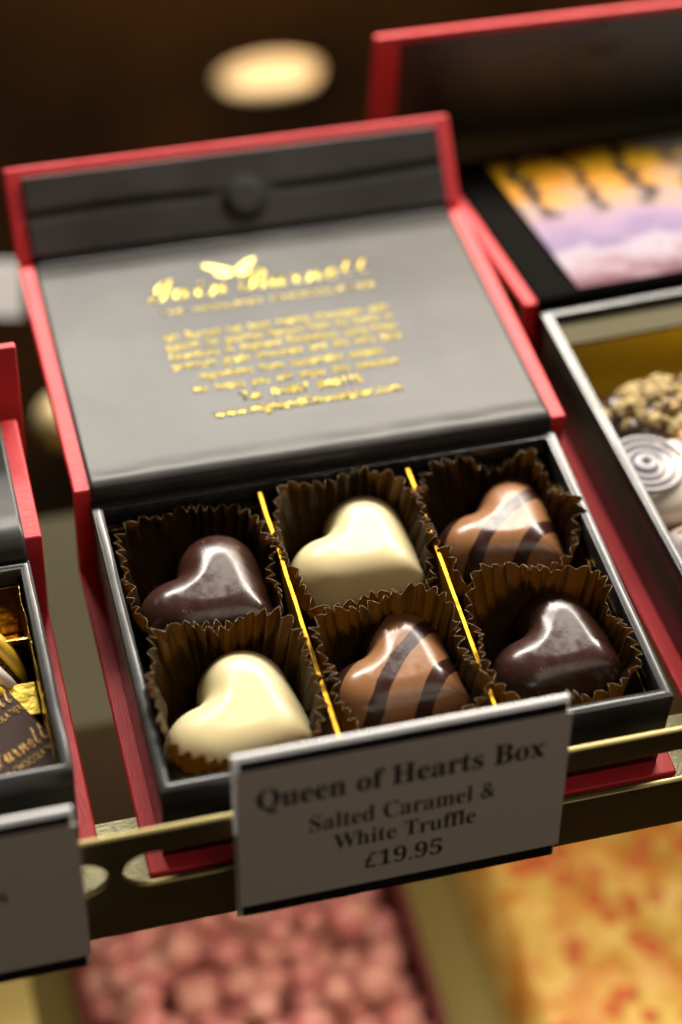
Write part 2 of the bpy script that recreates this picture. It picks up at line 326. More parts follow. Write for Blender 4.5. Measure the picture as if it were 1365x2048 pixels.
# ------------------------------------------------------------------ gift box
def gift_box(label, loc, rz, W, D, H, o, bk, fr, th, L, ph, Fl, Hb, border=0.0042, flap=True, wall=0.0024, fl=True, bump_r=0.0085, LM=None):
    LM = LM or M['liner']
    root = thing('gift_box', label, 'gift box', loc, rz, 'red and black gift boxes on the shelf')
    T = 0.0022
    # tray
    bm = bmesh.new(); z0 = 0.0012
    box(bm, 0, W, 0, wall, z0, H); box(bm, 0, W, D-wall, D, z0, H)
    box(bm, 0, wall, wall, D-wall, z0, H); box(bm, W-wall, W, wall, D-wall, z0, H)
    box(bm, wall, W-wall, wall, D-wall, z0, 0.0035)
    tray = link('tray', bm, M['black'], root)
    # rounded rim strip capping the tray walls (paper turned over the board)
    bm = bmesh.new(); n = 7; nseg = 60
    pts = []
    def corner(cx, cy, a0, r):
        return [(cx+r*math.cos(a0+math.pi/2*k/4), cy+r*math.sin(a0+math.pi/2*k/4)) for k in range(5)]
    rr = 0.0010
    def ring(off):
        out = []; rc = max(0.0003, rr-off)
        a = off+rc
        for (cx, cy, a0) in ((a, a, math.pi), (W-a, a, 1.5*math.pi), (W-a, D-a, 0), (a, D-a, math.pi/2)):
            out += corner(cx, cy, a0, rc)
        # densify
        res = []
        for i, p in enumerate(out):
            q = out[(i+1) % len(out)]; dd = math.dist(p, q); k = 24 if dd > 0.01 else 1
            for j in range(k): res.append((p[0]+(q[0]-p[0])*j/k, p[1]+(q[1]-p[1])*j/k))
        return res
    prof = []
    for k in range(n+1):
        a = math.pi*k/n; prof.append((wall/2-(wall/2+0.00015)*math.cos(a), 0.0005+0.0007*math.sin(a)))
    prof = [(-0.00015, -0.004)]+prof+[(wall+0.00015, -0.004)]
    rings = []
    for off, dz in prof:
        r = ring(off)
        rings.append([bm.verts.new((x+0.00009*noise.noise(Vector((x*90, y*90, 3))), y+0.00009*noise.noise(Vector((x*90, y*90, 8))),
                                    H-0.0011+dz+0.00010*noise.noise(Vector((x*70, y*70, off*300))))) for x, y in r])
    m_ = len(rings[0])
    for k in range(len(rings)-1):
        for i in range(m_):
            bm.faces.new((rings[k][i], rings[k][(i+1) % m_], rings[k+1][(i+1) % m_], rings[k+1][i]))
    link('rim', bm, M['rim'], root, smooth=True)
    X0, X1 = -o, W+o
    obox('base_board', M['red_v'], root, X0, X1, -fr, D+bk+T, -0.0010, 0.0011, bevel=0.0007)
    obox('spine', M['red'], root, X0, X1, D+bk, D+bk+T, 0.0012, Hb-0.0004, bevel=0.0006)
    # lid
    def frame(y, z, ang):   # local frame: Y along the board, Z its upper normal
        c, s = math.cos(ang), math.sin(ang)
        return Matrix(((1, 0, 0, 0), (0, c, -s, y), (0, s, c, z), (0, 0, 0, 1)))
    A = frame(D+bk, Hb, th)
    obox('lid', M['red'], root, X0, X1, 0.0, L-0.0008, -T, 0, M4=A, bevel=0.0007)
    lid = [c for c in root.children if c.name.startswith('lid')][-1]
    # liner: one sheet from behind the tray, over the hinge, along the lid
    def wav(x, k):
        if k < 3: return 0
        e = max(0, 1-abs(k-5)/4.0)
        return e*0.00035*abs(noise.noise(Vector((x*60, k*.9, 4)))) + 0.00012*noise.noise(Vector((x*25, k*.6, 9)))
    yb, zb = D+0.0002, Hb
    c, s = math.cos(th), math.sin(th)
    pr = [(yb+0.0001, H-0.008), (yb+0.0002, H-0.001), (yb+0.0005, Hb-0.0016), (D+bk-0.0004, Hb+0.0001), (D+bk+0.0006, Hb+0.0007)]
    for t in (0.0028, 0.0042, 0.0060, 0.0085):
        pr.append((D+bk+t*c, zb+t*s+(0.0008 if t < .005 else 0.0005)))
    nn = 10
    for k in range(nn+1):
        t = 0.012+(L-0.0135-0.0)*k/nn
        t = min(t, L-0.0012); pr.append((D+bk+t*c, zb+t*s+0.0004))
    pr.append((D+bk+(L-0.0007)*c, zb+(L-0.0007)*s-0.0002))
    ln = profile_sheet('lid_liner', pr, X0+border, X1-border, LM, root, nx=90, wav=wav)
    ym, zm = D+bk+L*c, zb+L*s
    if flap:
        B = frame(ym, zm, ph)
        # fold strip
        bm = bmesh.new(); box(bm, X0+0.0004, X1-0.0004, -0.0014, 0.0014, -T*0.9, -T*0.45, M4=frame(ym, zm, (th+ph)/2)); link('fold', bm, M['red'], root, bevel=0.0003)
        profile_sheet('fold_liner', [(ym-0.0012*c, zm-0.0012*s+0.0003), (ym-0.0004, zm-0.0006), (ym+0.0004, zm-0.0006), (ym+0.0018*math.cos(ph), zm+0.0018*math.sin(ph)+0.0004)], X0+border, X1-border, M['black'], root)
        fl_ = obox('flap', M['red'], root, X0, X1, 0.0008, Fl, -T, 0, M4=B, bevel=0.0009)
        # flap liner with the pressed magnet ring
        bm = bmesh.new(); NX, NY = 130, 34
        fy0, fy1 = 0.0016, Fl-border*0.75
        cxm = W/2+0.0015; cym = fy0+(fy1-fy0)*0.40
        g = []
        for i in range(NX+1):
            row = []
            for j in range(NY+1):
                x = X0+border+(X1-X0-2*border)*i/NX; y = fy0+(fy1-fy0)*j/NY
                q = math.hypot(x-cxm, (y-cym))
                z = 0.0004
                z += 0.0009/(1+math.exp((q-bump_r*0.62)/0.0006))          # raised disc over the magnet
                z -= 0.0006*math.exp(-((y-cym-0.002-0.0006*math.sin(x*60))/0.0011)**2)*(1-math.exp(-(q/0.010)**4))
                z += 0.00018*noise.noise(Vector((x*45, y*45, 2)))
                row.append(bm.verts.new(B @ Vector((x, y, z))))
            g.append(row)
        for i in range(NX):
            for j in range(NY):
                bm.faces.new((g[i][j], g[i+1][j], g[i+1][j+1], g[i][j+1]))
        o2 = link('flap_liner', bm, M['liner'], root, smooth=True)
        sdm = o2.modifiers.new('s', 'SOLIDIFY'); sdm.thickness = 0.0003; sdm.offset = -1
        # pale torn liner edge at the fold
        bm = bmesh.new(); pts = []
        for i in range(81):
            x = X0+border+(X1-X0-2*border)*i/80; pts.append(Vector((x, ym-0.0022*c+0.0004*noise.noise(Vector((x*30, 1, 1))), zm+0.0009+0.0004*noise.noise(Vector((x*25, 5, 1))))))
        tube(bm, pts, 0.00028); link('liner_edge', bm, M['rim'], root, smooth=True)
    return root, A

def tube(bm, pts, r, n=6, closed=False):
    rings = []
    for i, p in enumerate(pts):
        a = pts[max(0, i-1)]; b = pts[min(len(pts)-1, i+1)]
        t = (b-a).normalized(); s = t.cross(Vector((0, 0, 1)))
        if s.length < 1e-4: s = Vector((1, 0, 0))
        s.normalize(); u = s.cross(t)
        rr = r[i] if isinstance(r, (list, tuple)) else r
        rings.append([bm.verts.new(p+(s*math.cos(2*math.pi*k/n)+u*math.sin(2*math.pi*k/n))*rr) for k in range(n)])
    for i in range(len(rings)-1):
        for k in range(n):
            bm.faces.new((rings[i][k], rings[i][(k+1) % n], rings[i+1][(k+1) % n], rings[i+1][k]))
    bm.faces.new(rings[0]); bm.faces.new(rings[-1][::-1])

W0, D0 = 0.12, 0.08777
TH, LL = -0.05162, 0.0913
main_box, LID = gift_box('open six-piece box of chocolate hearts with gold lettering inside its lid', (0, 0, 0), 0, W0, D0, 0.0266, 0.00385, 0.00127, 0.00422, TH, LL, 0.76493, 0.0268, 0.0296)

# gold print on the lid
def lidpt(x, y):
    return LID @ Vector((x, y, 0))
ux = Vector((1, 0, 0)); uy = (LID.to_3x3() @ Vector((0, 1, 0))).normalized()
lbase = LID @ Vector((0, 0, 0.00052))
YH = D0+0.00127
def lt(s, xa, xb, yworld, cap, name='lettering', sty=None, off=0.0, capref=None):
    s = s.replace(' ', '  ')
    y0 = (yworld-YH)/math.cos(TH)
    return text_mesh(name, s, M['goldink'], main_box, lbase, ux, uy, xa, xb, y0, y0+cap, off=off, capref=capref)
lt(script('Iain'), 0.0280, 0.0500, 0.1560, 0.0088, capref=script('I'), off=0.004)
lt(script('Burnett'), 0.0530, 0.0905, 0.1560, 0.0088, capref=script('B'), off=0.004)
lt('THE HIGHLAND', 0.0300, 0.0580, 0.1500, 0.0022, off=0.008)
lt('CHOCOLATIER', 0.0605, 0.0900, 0.1500, 0.0022, off=0.008)
lines = [('Iain Burnett has been making chocolates with', .0290, .0905, .1408),
         ('passion for gourmet flavours from his home in', .0290, .0905, .1368),
         ('Grandtully in Highland Perthshire, using finest', .0290, .0910, .1328),
         ('premium grade chocolate and the very best', .0290, .0910, .1288),
         ('ingredients from sustainable estates.', .0350, .0850, .1238),
         ('He hopes you will enjoy this selection.', .0325, .0880, .1190),
         ('Tel. 01887 840775', .0435, .0760, .1136),
         ('www.HighlandChocolatier.com', .0355, .0855, .1084)]
for i, (s, a, b, y) in enumerate(lines):
    lt(s, a, b, y-0.0010, 0.0028 if i < 6 else 0.0031, off=0.034 if i > 5 else 0.028)
# butterfly emblem
bm = bmesh.new()
def wing(pts):
    vs = [bm.verts.new(lbase+ux*x+uy*((y-YH)/math.cos(TH))) for x, y in pts]; bm.faces.new(vs)
cxb, cyb = 0.0535, 0.1652
for sg in (-1, 1):
    up_ = [(0, 0), (0.0025, 0.0022), (0.0060, 0.0048), (0.0098, 0.0060), (0.0088, 0.0034), (0.0060, 0.0010), (0.0030, -0.0004)]
    lo_ = [(0.0002, -0.0004), (0.0034, -0.0006), (0.0064, 0.0004), (0.0062, -0.0018), (0.0038, -0.0034), (0.0012, -0.0028)]
    for P in (up_, lo_):
        wing([(cxb+sg*x*(0.7 if sg > 0 else .85), cyb+y*.7) for x, y in P])
ob = link('butterfly_emblem', bm, M['goldink'], main_box); sd = ob.modifiers.new('s', 'SOLIDIFY'); sd.thickness = 0.00008

# ------------------------------------------------------------------ foil insert with dividers
def jag_wall(bm, x0, y0, x1, y1, z0, z1, t, jag=0.0003, n=60, seed=1):
    rnd = random.Random(seed); dx, dy = x1-x0, y1-y0; l = math.hypot(dx, dy); nx_, ny_ = -dy/l*t/2, dx/l*t/2
    pr = None
    for i in range(n+1):
        q = i/n; h = z1+rnd.uniform(-jag, jag); wv = 0.0002*noise.noise(Vector((q*6, seed, 0)))
        x, y = x0+dx*q+nx_/t*2*wv, y0+dy*q+ny_/t*2*wv
        c = [bm.verts.new(p) for p in ((x-nx_, y-ny_, z0), (x+nx_, y+ny_, z0), (x+nx_, y+ny_, h), (x-nx_, y-ny_, h))]
        if pr:
            for k in range(4): bm.faces.new((pr[k], c[k], c[(k+1) % 4], pr[(k+1) % 4]))
        else: bm.faces.new(c)
        pr = c
    bm.faces.new(pr[::-1])
ins = thing('foil_insert', 'gold foil insert with two thin gold dividers between the paper cups', 'box insert', (0, 0, 0.0036))
zz = 0.0036
def inswall(name, *a, **k):
    bm = bmesh.new(); jag_wall(bm, *a, **k); o = link(name, bm, k.get('m', M['gold']) if False else M['goldedge'] if name == 'divider' else M['gold'], ins); return o
inswall('wall', 0.0030, 0.0035, 0.0030, 0.0845, 0, 0.0185-zz, 0.0004, seed=3)
inswall('wall', 0.1170, 0.0035, 0.1170, 0.0845, 0, 0.0195-zz, 0.0004, seed=4)
inswall('wall', 0.0032, 0.0848, 0.1168, 0.0848, 0, 0.0185-zz, 0.0004, seed=5)
inswall('divider', 0.0421, 0.0045, 0.0417, 0.0835, 0, 0.0254-zz, 0.0009, seed=6, n=50, jag=0.00005)
inswall('divider', 0.0791, 0.0045, 0.0800, 0.0835, 0, 0.0254-zz, 0.0009, seed=7, n=50, jag=0.00005)
obox('floor', M['black'], ins, 0.0034, 0.1166, 0.0034, 0.0846, 0.0001, 0.0004)

# ------------------------------------------------------------------ paper cups
def paper_cup(label, cx, cy, a, b, h, seed, front=0.0, tilt=(0, 0), crush=1.0):
    rnd = random.Random(seed); bm = bmesh.new()
    NP = 42; PER = 6; NT = NP*PER; NR = 16
    ph0 = [rnd.uniform(-.35, .35) for _ in range(NP)]; am = [rnd.uniform(.45, 1.45) for _ in range(NP)]
    hh = [rnd.uniform(-1, 1) for _ in range(NP)]
    def sup(t, n):
        c, s = math.cos(t), math.sin(t)
        return 1/((abs(c)/a)**n+(abs(s)/b)**n)**(1/n)
    rows = []
    for j in range(NR+1):
        v = j/NR; row = []
        for i in range(NT):
            t = 2*math.pi*i/NT; f = i/PER; k = int(f) % NP; k2 = (k+1) % NP; u = f-int(f)
            # uneven pleats
            A_ = am[k]*(1-u)+am[k2]*u; P_ = ph0[k]*(1-u)+ph0[k2]*u; Hh = hh[k]*(1-u)+hh[k2]*u
            rb = 0.0128; rtp = sup(t, 4.2)-0.0009
            r = rb+(rtp-rb)*(v**0.62)
            w_ = math.sin(2*math.pi*(f+P_)); tri = 2*abs(((f+P_) % 1)*2-1)-1
            r += tri*A_*(0.00012+0.00120*v**1.2)
            n1 = noise.noise(Vector((math.cos(t)*1.6, math.sin(t)*1.6, seed*7.3)))
            n2 = noise.noise(Vector((math.cos(t)*4+v*2, math.sin(t)*4, seed*3.1)))
            r += v*v*(0.0015*n1*crush-0.0004)+0.0010*n2*v*crush
            # the front rim is pushed in towards the heart
            r += 0.0011*max(0, n2)*max(0, v-0.75)*4
            fr_ = max(0, -math.sin(t))**3
            r += 0.00035*v*noise.noise(Vector((math.cos(t)*14, math.sin(t)*14, v*7+seed)))
            r -= front*fr_*v**2*(0.6+0.8*n1)
            z = v*(h+0.0026*n1*crush+0.0007*Hh-0.0007*abs(tri)-front*0.7*fr_)
            # rim curls a little
            row.append(bm.verts.new((r*math.cos(t)+tilt[0]*v*v, r*math.sin(t)+tilt[1]*v*v, z)))
        rows.append(row)
    for j in range(NR):
        for i in range(NT):
            bm.faces.new((rows[j][i], rows[j][(i+1) % NT], rows[j+1][(i+1) % NT], rows[j+1][i]))
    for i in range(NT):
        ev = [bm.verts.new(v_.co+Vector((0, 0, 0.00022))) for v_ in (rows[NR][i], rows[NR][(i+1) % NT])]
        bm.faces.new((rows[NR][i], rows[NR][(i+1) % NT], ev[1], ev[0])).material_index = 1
    bm.faces.new(rows[0][::-1])
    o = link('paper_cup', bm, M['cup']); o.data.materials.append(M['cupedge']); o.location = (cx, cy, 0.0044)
    sd = o.modifiers.new('s', 'SOLIDIFY'); sd.thickness = 0.00007; sd.offset = 0
    return tag(o, label, 'paper cup', 'brown paper cups in the open box')
XC = (0.0221, 0.0607, 0.0984); YF, YB = 0.0240, 0.0640
AX = (0.0192, 0.0184, 0.0187)
spec = [
 ('brown paper cup around the front white chocolate heart', 0, YF, 0.0240, 11, .0022),
 ('brown paper cup around the front striped milk heart behind the price tag', 1, YF, 0.0238, 22, .0036),
 ('brown paper cup around the front dark heart in the right corner', 2, YF, 0.0238, 33, .0020),
 ('brown paper cup around the back dark heart in the left corner', 0, YB, 0.0208, 44, .0010),
 ('brown paper cup around the back white heart between the gold dividers', 1, YB, 0.0212, 55, .0010),
 ('crumpled brown paper cup around the back striped milk heart', 2, YB, 0.0215, 66, .0018)]
for lb, k, y, h, sd_, fr_ in spec:
    paper_cup(lb, XC[k], y, AX[k], 0.0206, h, sd_, fr_, crush=2.6 if sd_ == 66 else 1.6)

# ------------------------------------------------------------------ chocolate hearts
def heart_outline(n=360):
    """closed outline: lobes either side of x=0, cleft at +y, point at -y (metres)"""
    r, cx, cy, tip = 9.0, 7.3, 3.6, -18.0
    P = []
    # tangent from tip (0,tip) to right lobe circle
    dx, dy = cx, cy-tip; dist = math.hypot(dx, dy); al = math.atan2(dy, dx); be = math.asin(r/dist)
    tl = math.sqrt(dist*dist-r*r)
    ang = al-be
    tx, ty = tl*math.cos(ang), tip+tl*math.sin(ang)
    a0 = math.atan2(ty-cy, tx-cx)
    yc = cy+math.sqrt(r*r-cx*cx); a1 = math.atan2(yc-cy, -cx)
    rt_ = [(tx*k/40, tip+(ty-tip)*k/40) for k in range(0, 40)]
    N_ = 130
    rt_ += [(cx+r*math.cos(a0+(a1-a0)*k/N_), cy+r*math.sin(a0+(a1-a0)*k/N_)) for k in range(N_+1)]
    full = rt_+[(-x, y) for x, y in rt_[::-1][1:-1]]
    full = np.array(full)
    # resample evenly then round the point and the cleft
    def resamp(p, m):
        q = np.vstack([p, p[:1]]); s = np.r_[0, np.cumsum(np.hypot(*np.diff(q, axis=0).T))]
        t = np.linspace(0, s[-1], m, endpoint=False); return np.c_[np.interp(t, s, q[:, 0]), np.interp(t, s, q[:, 1])]
    p = resamp(full, n)
    for _ in range(55): p = (p+0.5*(np.roll(p, 1, 0)+np.roll(p, -1, 0)))/2
    return p
def heart_mesh(name, m, Hh=15.0):
    O = heart_outline(); n = len(O); NR = 44
    C = np.array([0.0, 0.5])
    ss = 1-(1-np.linspace(0, 1, NR+1))**1.0
    ss = np.sin(np.linspace(0, np.pi/2, NR+1))   # denser at the rim
    P = C+(O-C)[None]*ss[:, None, None]; P = P.reshape(-1, 2)
    per = np.hypot(*(np.roll(O, -1, 0)-O).T).mean(); k = 1.25
    dist = np.sqrt(((P[:, None, :]-O[None])**2).sum(-1))
    dm = dist.min(1)
    dsf = ((np.maximum(dist, 0.05)**-5.0).sum(1)*per/1.3333)**(-0.25)
    w_ = np.clip(dm/1.2, 0, 1); w_ = w_*w_*(3-2*w_); dd = dm*(1-w_)+dsf*w_
    t = 1-np.exp(-dd/3.6); t = t/(1-math.exp(-8.2/3.6)); t = np.clip(t, 0, 1.05)
    # softened ellipse-like dome over a short straight side
    q = np.clip(dd/7.0, 0, 1); dome = 0.8*(np.clip(1-(1-q)**2.2, 0, 1))**0.5+0.2*q
    Z = (6.0+(Hh-6.0)*dome).reshape(NR+1, n); Z[-1] = 6.0
    P = P.reshape(NR+1, n, 2)
    bm = bmesh.new(); rows = []
    c = bm.verts.new((C[0]*MM, C[1]*MM, Z[0].mean()*MM))
    for j in range(1, NR+1):
        rows.append([bm.verts.new((P[j, i, 0]*MM, P[j, i, 1]*MM, Z[j, i]*MM)) for i in range(n)])
    for sc, z in ((1.003, 3.4), (1.0, 1.4), (0.985, 0.4), (0.95, 0.0), (0.3, 0.0)):
        rows.append([bm.verts.new(((C[0]+(O[i, 0]-C[0])*sc)*MM, (C[1]+(O[i, 1]-C[1])*sc)*MM, z*MM)) for i in range(n)])
    for i in range(n): bm.faces.new((c, rows[0][i], rows[0][(i+1) % n]))
    for j in range(len(rows)-1):
        for i in range(n):
            bm.faces.new((rows[j][i], rows[j+1][i], rows[j+1][(i+1) % n], rows[j][(i+1) % n]))
    bm.faces.new(rows[-1][::-1])
    bmesh.ops.smooth_vert(bm, verts=[v for r_ in rows[:30] for v in r_]+[c], factor=0.5, use_axis_x=False, use_axis_y=False, use_axis_z=True)
    o = link(name, bm, m, smooth=True)
    return o
HS = [
 ('white_chocolate_heart', 'white', 'ivory white chocolate heart in the front left paper cup', .0236, .0218, 53, 1.23, -2),
 ('milk_chocolate_heart', 'milk', 'striped milk chocolate heart in the front middle cup above the price tag', .0632, .0270, 48, 1.15, 0),
 ('dark_chocolate_heart', 'dark', 'glossy dark chocolate heart in the front right cup', .1026, .0254, 51, 1.13, 0),
 ('dark_chocolate_heart', 'dark', 'dusty scuffed dark chocolate heart in the back left cup', .0248, .0602, 46, 1.17, -2),
 ('white_chocolate_heart', 'white', 'ivory white chocolate heart in the back cup between the gold dividers', .0640, .0657, 45, 1.15, 2),
 ('milk_chocolate_heart', 'milk', 'striped milk chocolate heart in the back right cup', .1018, .0650, 38, 1.09, 3)]
proto = {}
for nm, mk, lb, x, y, a, sc_, tl_ in HS:
    if mk in proto:
        o = proto[mk].copy(); COL.objects.link(o)
    else:
        o = heart_mesh(nm, M[mk]); proto[mk] = o
    o.location = (x, y, 0.0055); o.rotation_euler = (R(-tl_), R(0), R(a)); o.scale = (sc_, sc_, sc_)
    tag(o, lb, 'chocolate', 'chocolate hearts in the open box')

# ------------------------------------------------------------------ price tags
def price_tag(label, drop, u0, u1, with_text):
    top = Vector((0, -0.009, 0.0463)); bot = Vector((0, -0.0165, -0.005))
    vv = (top-bot).normalized(); bot = bot-vv*drop; nrm = Vector((1, 0, 0)).cross(vv)     # faces the viewer
    root = thing('price_tag', label, 'price tag', (u0, bot.y, bot.z), 0, 'price tags on the shelf rail')
    Mx = Matrix(((1, 0, 0, 0), (0, vv.y, nrm.y, 0), (0, vv.z, nrm.z, 0), (0, 0, 0, 1)))
    Wt = u1-u0
    def b(name, m, x0, x1, y0, y1, z0, z1, bev=0.0):
        return obox(name, m, root, x0, x1, y0, y1, z0, z1, M4=Mx, bevel=bev)
    b('holder', M['acrylic'], 0.0, Wt-0.0008, 0.0003, 0.0520, -0.0016, -0.0004, 0.0003)
    b('backing_card', M['tagback'], 0.0014, Wt-0.0014, 0.0008, 0.0506, -0.00035, 0.0)
    b('paper', M['paper'], 0.0006, Wt-0.0002, 0.0046, 0.0479, 0.0001, 0.0004)
    if with_text:
        ux_ = Vector((1, 0, 0)); base = nrm*0.00052
        for s, a, c, y0, y1, off in with_text:
            text_mesh('lettering', s, M['ink'], root, base, ux_, vv, (a-u0), (c-u0), y0, y1, off=off, capref=serif('H'))
    return root
price_tag('price tag reading Queen of Hearts Box hung on the rail', 0, 0.0137, 0.0900, [
    (serif('Queen of Hearts Box'), .0187, .0841, .0356, .0417, 0.004),
    (serif('Salted Caramel')+' &', .0304, .0731, .0254, .0305, -0.004),
    (serif('White Truffle'), .0359, .0689, .0181, .0230, -0.004),
    ('£'+serif('19.95'), .0432, .0614, .0098, .0148, -0.003)])
price_tag('price tag mostly cut off at the left edge below the smaller box', 0.0058, -0.0960, -0.0196, [
    (serif('s'), -.0392, -.0362, .0280, .0333, -0.010)])

# ------------------------------------------------------------------ left neighbour box
LB = (-0.0175-0.090, 0.0102, 0)
lbox, _ = gift_box('smaller open gift box at the left edge holding script printed chocolates', LB, 0, 0.090, 0.0625, 0.0266, 0.0040, 0.0040, 0.0042, R(1.0), 0.041, R(88), 0.018, 0.0296, flap=False)
t = thing('foil_insert', 'crinkled gold foil lining inside the left smaller box', 'box insert', (LB[0], LB[1], 0.0036))
def foil_sheet(name, parent, x0, x1, y0, y1, z, amp, seed, m=None, vertical=False, n=30):
    bm = bmesh.new(); g = []
    for i in range(n+1):
        r_ = []
        for j in range(n+1):
            a = x0+(x1-x0)*i/n; b_ = y0+(y1-y0)*j/n; q = amp*noise.noise(Vector((a*160, b_*160, seed)))+amp*.5*noise.noise(Vector((a*480, b_*480, seed)))
            r_.append(bm.verts.new((z+q, a, b_) if vertical else (a, b_, z+q)))
        g.append(r_)
    for i in range(n):
        for j in range(n): bm.faces.new((g[i][j], g[i+1][j], g[i+1][j+1], g[i][j+1]))
    o = link(name, bm, m or M['gold'], parent, smooth=True); sd = o.modifiers.new('s', 'SOLIDIFY'); sd.thickness = 0.00015
    return o
foil_sheet('floor', t, 0.0028, 0.0872, 0.0028, 0.0597, 0.0008, 0.0004, 3)
foil_sheet('wall', t, 0.0030, 0.0595, 0.001, 0.0205, 0.0868, 0.0005, 6, vertical=True)
obox('wall', M['gold'], t, 0.003, 0.087, 0.0590, 0.0594, 0.001, 0.018)
obox('divider', M['gold'], t, 0.003, 0.0865, 0.0440, 0.0446, 0.001, 0.0165)
# flat raised gold-wrapped spacer block beside the chocolates
foil_sheet('raised_pad', t, 0.0740, 0.0862, 0.0250, 0.0345, 0.0120, 0.0003, 9, m=M['goldsoft'])

def bevel_block(name, m, sx, sy, sz, parent=None, bev=0.002):
    bm = bmesh.new(); box(bm, -sx/2, sx/2, -sy/2, sy/2, 0, sz); return link(name, bm, m, parent, bevel=bev, seg=3)
def script_choc(label, x, y, z, rz):
    root = thing('square_chocolate', label, 'chocolate', (x, y, z), rz, 'square dark chocolates with gold script')
    bevel_block('body', M['mattchoc'], 0.027, 0.027, 0.011, root, 0.0012)
    base = Vector((0, 0, 0.01115)); ux_ = Vector((1, 0, 0)); uy_ = Vector((0, 1, 0))
    gm = M['scriptgold']
    for k, yy in enumerate((0.0038, -0.0098)):
        text_mesh('lettering', script('Iain Burnett'), gm, root, base, ux_, uy_, -0.0128, 0.0128, yy+.0034, yy+0.0088, off=0.012, capref=script('B'))
        text_mesh('lettering', 'THE HIGHLAND CHOCOLATIER', gm, root, base, ux_, uy_, -0.0128, 0.0128, yy, yy+0.0019, off=0.01)
    return root
M['mattchoc'] = mat('matt_dark_chocolate', (0.050, 0.024, 0.018), 0.5, spec=0.12)
M['scriptgold'] = mat('gold_transfer_print', (0.42, 0.25, 0.07), 0.45, metal=0.35)
script_choc('dark square chocolate with gold script in the front of the left box', -0.0345, 0.0268, 0.0060, R(28))
# yellow and white striped ridge chocolate
def striped_ridge(label, x, y, z, rz):
    root = thing('ridged_chocolate', label, 'chocolate', (x, y, z), rz)
    bm = bmesh.new()
    for s in range(1):
        pts = []
    n, mseg = 26, 16; rows = []
    for i in range(n+1):
        u = -0.014+0.028*i/n; row = []
        for k in range(mseg+1):
            a = math.pi*k/mseg; row.append(bm.verts.new((u, -0.011*math.cos(a), 0.011*math.sin(a)**0.8*(1-0.25*(abs(u)/0.014)**4))))
        rows.append(row)
    for i in range(n):
        for k in range(mseg): bm.faces.new((rows[i][k], rows[i+1][k], rows[i+1][k+1], rows[i][k+1]))
    bm.faces.new(rows[0]); bm.faces.new(rows[-1][::-1])
    bmesh.ops.holes_fill(bm, edges=bm.edges[:])
    link('body', bm, M['dark'], root, smooth=True)
    for i, (u, mk) in enumerate(((-.0105, 'yellow'), (-.0055, 'cream'), (-.0005, 'yellow'), (.0045, 'cream'), (.0095, 'yellow'))):
        bm = bmesh.new(); pts = [Vector((u+0.0022*math.sin(k*.35+i), -0.0113*math.cos(math.pi*k/20), 0.0113*math.sin(math.pi*k/20)**0.8)) for k in range(1, 20)]
        tube(bm, pts, [0.0006+0.0017*math.sin(math.pi*(k+1)/20) for k in range(19)], n=8); link('stripe', bm, M[mk], root, smooth=True)
    return root
striped_ridge('yellow and white striped chocolate in the left box', -0.0365, 0.0480, 0.0080, R(60))

# upright red board behind the left box
ub = obox('red_board', M['red'], None, 0, 0.10, 0, 0.0025, 0, 0.0395, bevel=0.0006); ub.location = (-0.1115, 0.1215, 0.0105)
tag(ub, 'bright red board standing upright behind the left box', 'board')

# ------------------------------------------------------------------ right neighbour box
RB = (0.1380, 0.0, 0); RRZ = R(2.3)
rbox, RLID = gift_box('large open gift box at the right edge with a picture card in its lid', RB, RRZ, 0.20, 0.1345, 0.0236, 0.0042, 0.0013, 0.004, R(-10), 0.0820, 0.0, 0.02, 0.0258, border=0.0036, flap=False, LM=M['liner_dark'])
RM = Matrix.Translation(RB) @ Matrix.Rotation(RRZ, 4, 'Z')
t = thing('foil_insert', 'gold foil lining inside the large right box', 'box insert', RB, RRZ)
obox('floor', M['goldsoft'], t, 0.003, 0.19, 0.003, 0.131, 0.0040, 0.0044)
bm = bmesh.new(); box(bm, 0.0035, 0.055, 0.1225, 0.1318, 0.0202, 0.0212); link('ledge', bm, mat('olive_card', (0.10, 0.088, 0.05), 0.7, spec=0.1), t)
obox('wall', M['goldsoft'], t, 0.003, 0.19, 0.1236, 0.1240, 0.0045, 0.0198)
def at_r(x, y, z): return RM @ Vector((x, y, z))
def world_thing(*a, **k): return thing(*a, **k)
def dome_bm(rx, ry, h, p=2.2, n=48, mr=14, amp=0.0, seed=0):
    bm = bmesh.new(); rows = []
    for j in range(mr+1):
        a = math.pi/2*j/mr; rr_ = math.sin(a); z = h*math.cos(a)**0.7
        row = []
        for i in range(n):
            t_ = 2*math.pi*i/n; c_, s_ = math.cos(t_), math.sin(t_)
            q = 1/((abs(c_))**p+(abs(s_))**p)**(1/p)
            f = 1+amp*noise.noise(Vector((c_*2, s_*2, a*3+seed)))
            row.append(bm.verts.new((rx*rr_*c_*q*f, ry*rr_*s_*q*f, max(0, z*f))))
        rows.append(row)
    for j in range(mr):
        for i in range(n): bm.faces.new((rows[j][i], rows[j][(i+1) % n], rows[j+1][(i+1) % n], rows[j+1][i]))
    bm.faces.new(rows[-1][::-1])
    bmesh.ops.remove_doubles(bm, verts=bm.verts[:], dist=1e-6)
    return bm
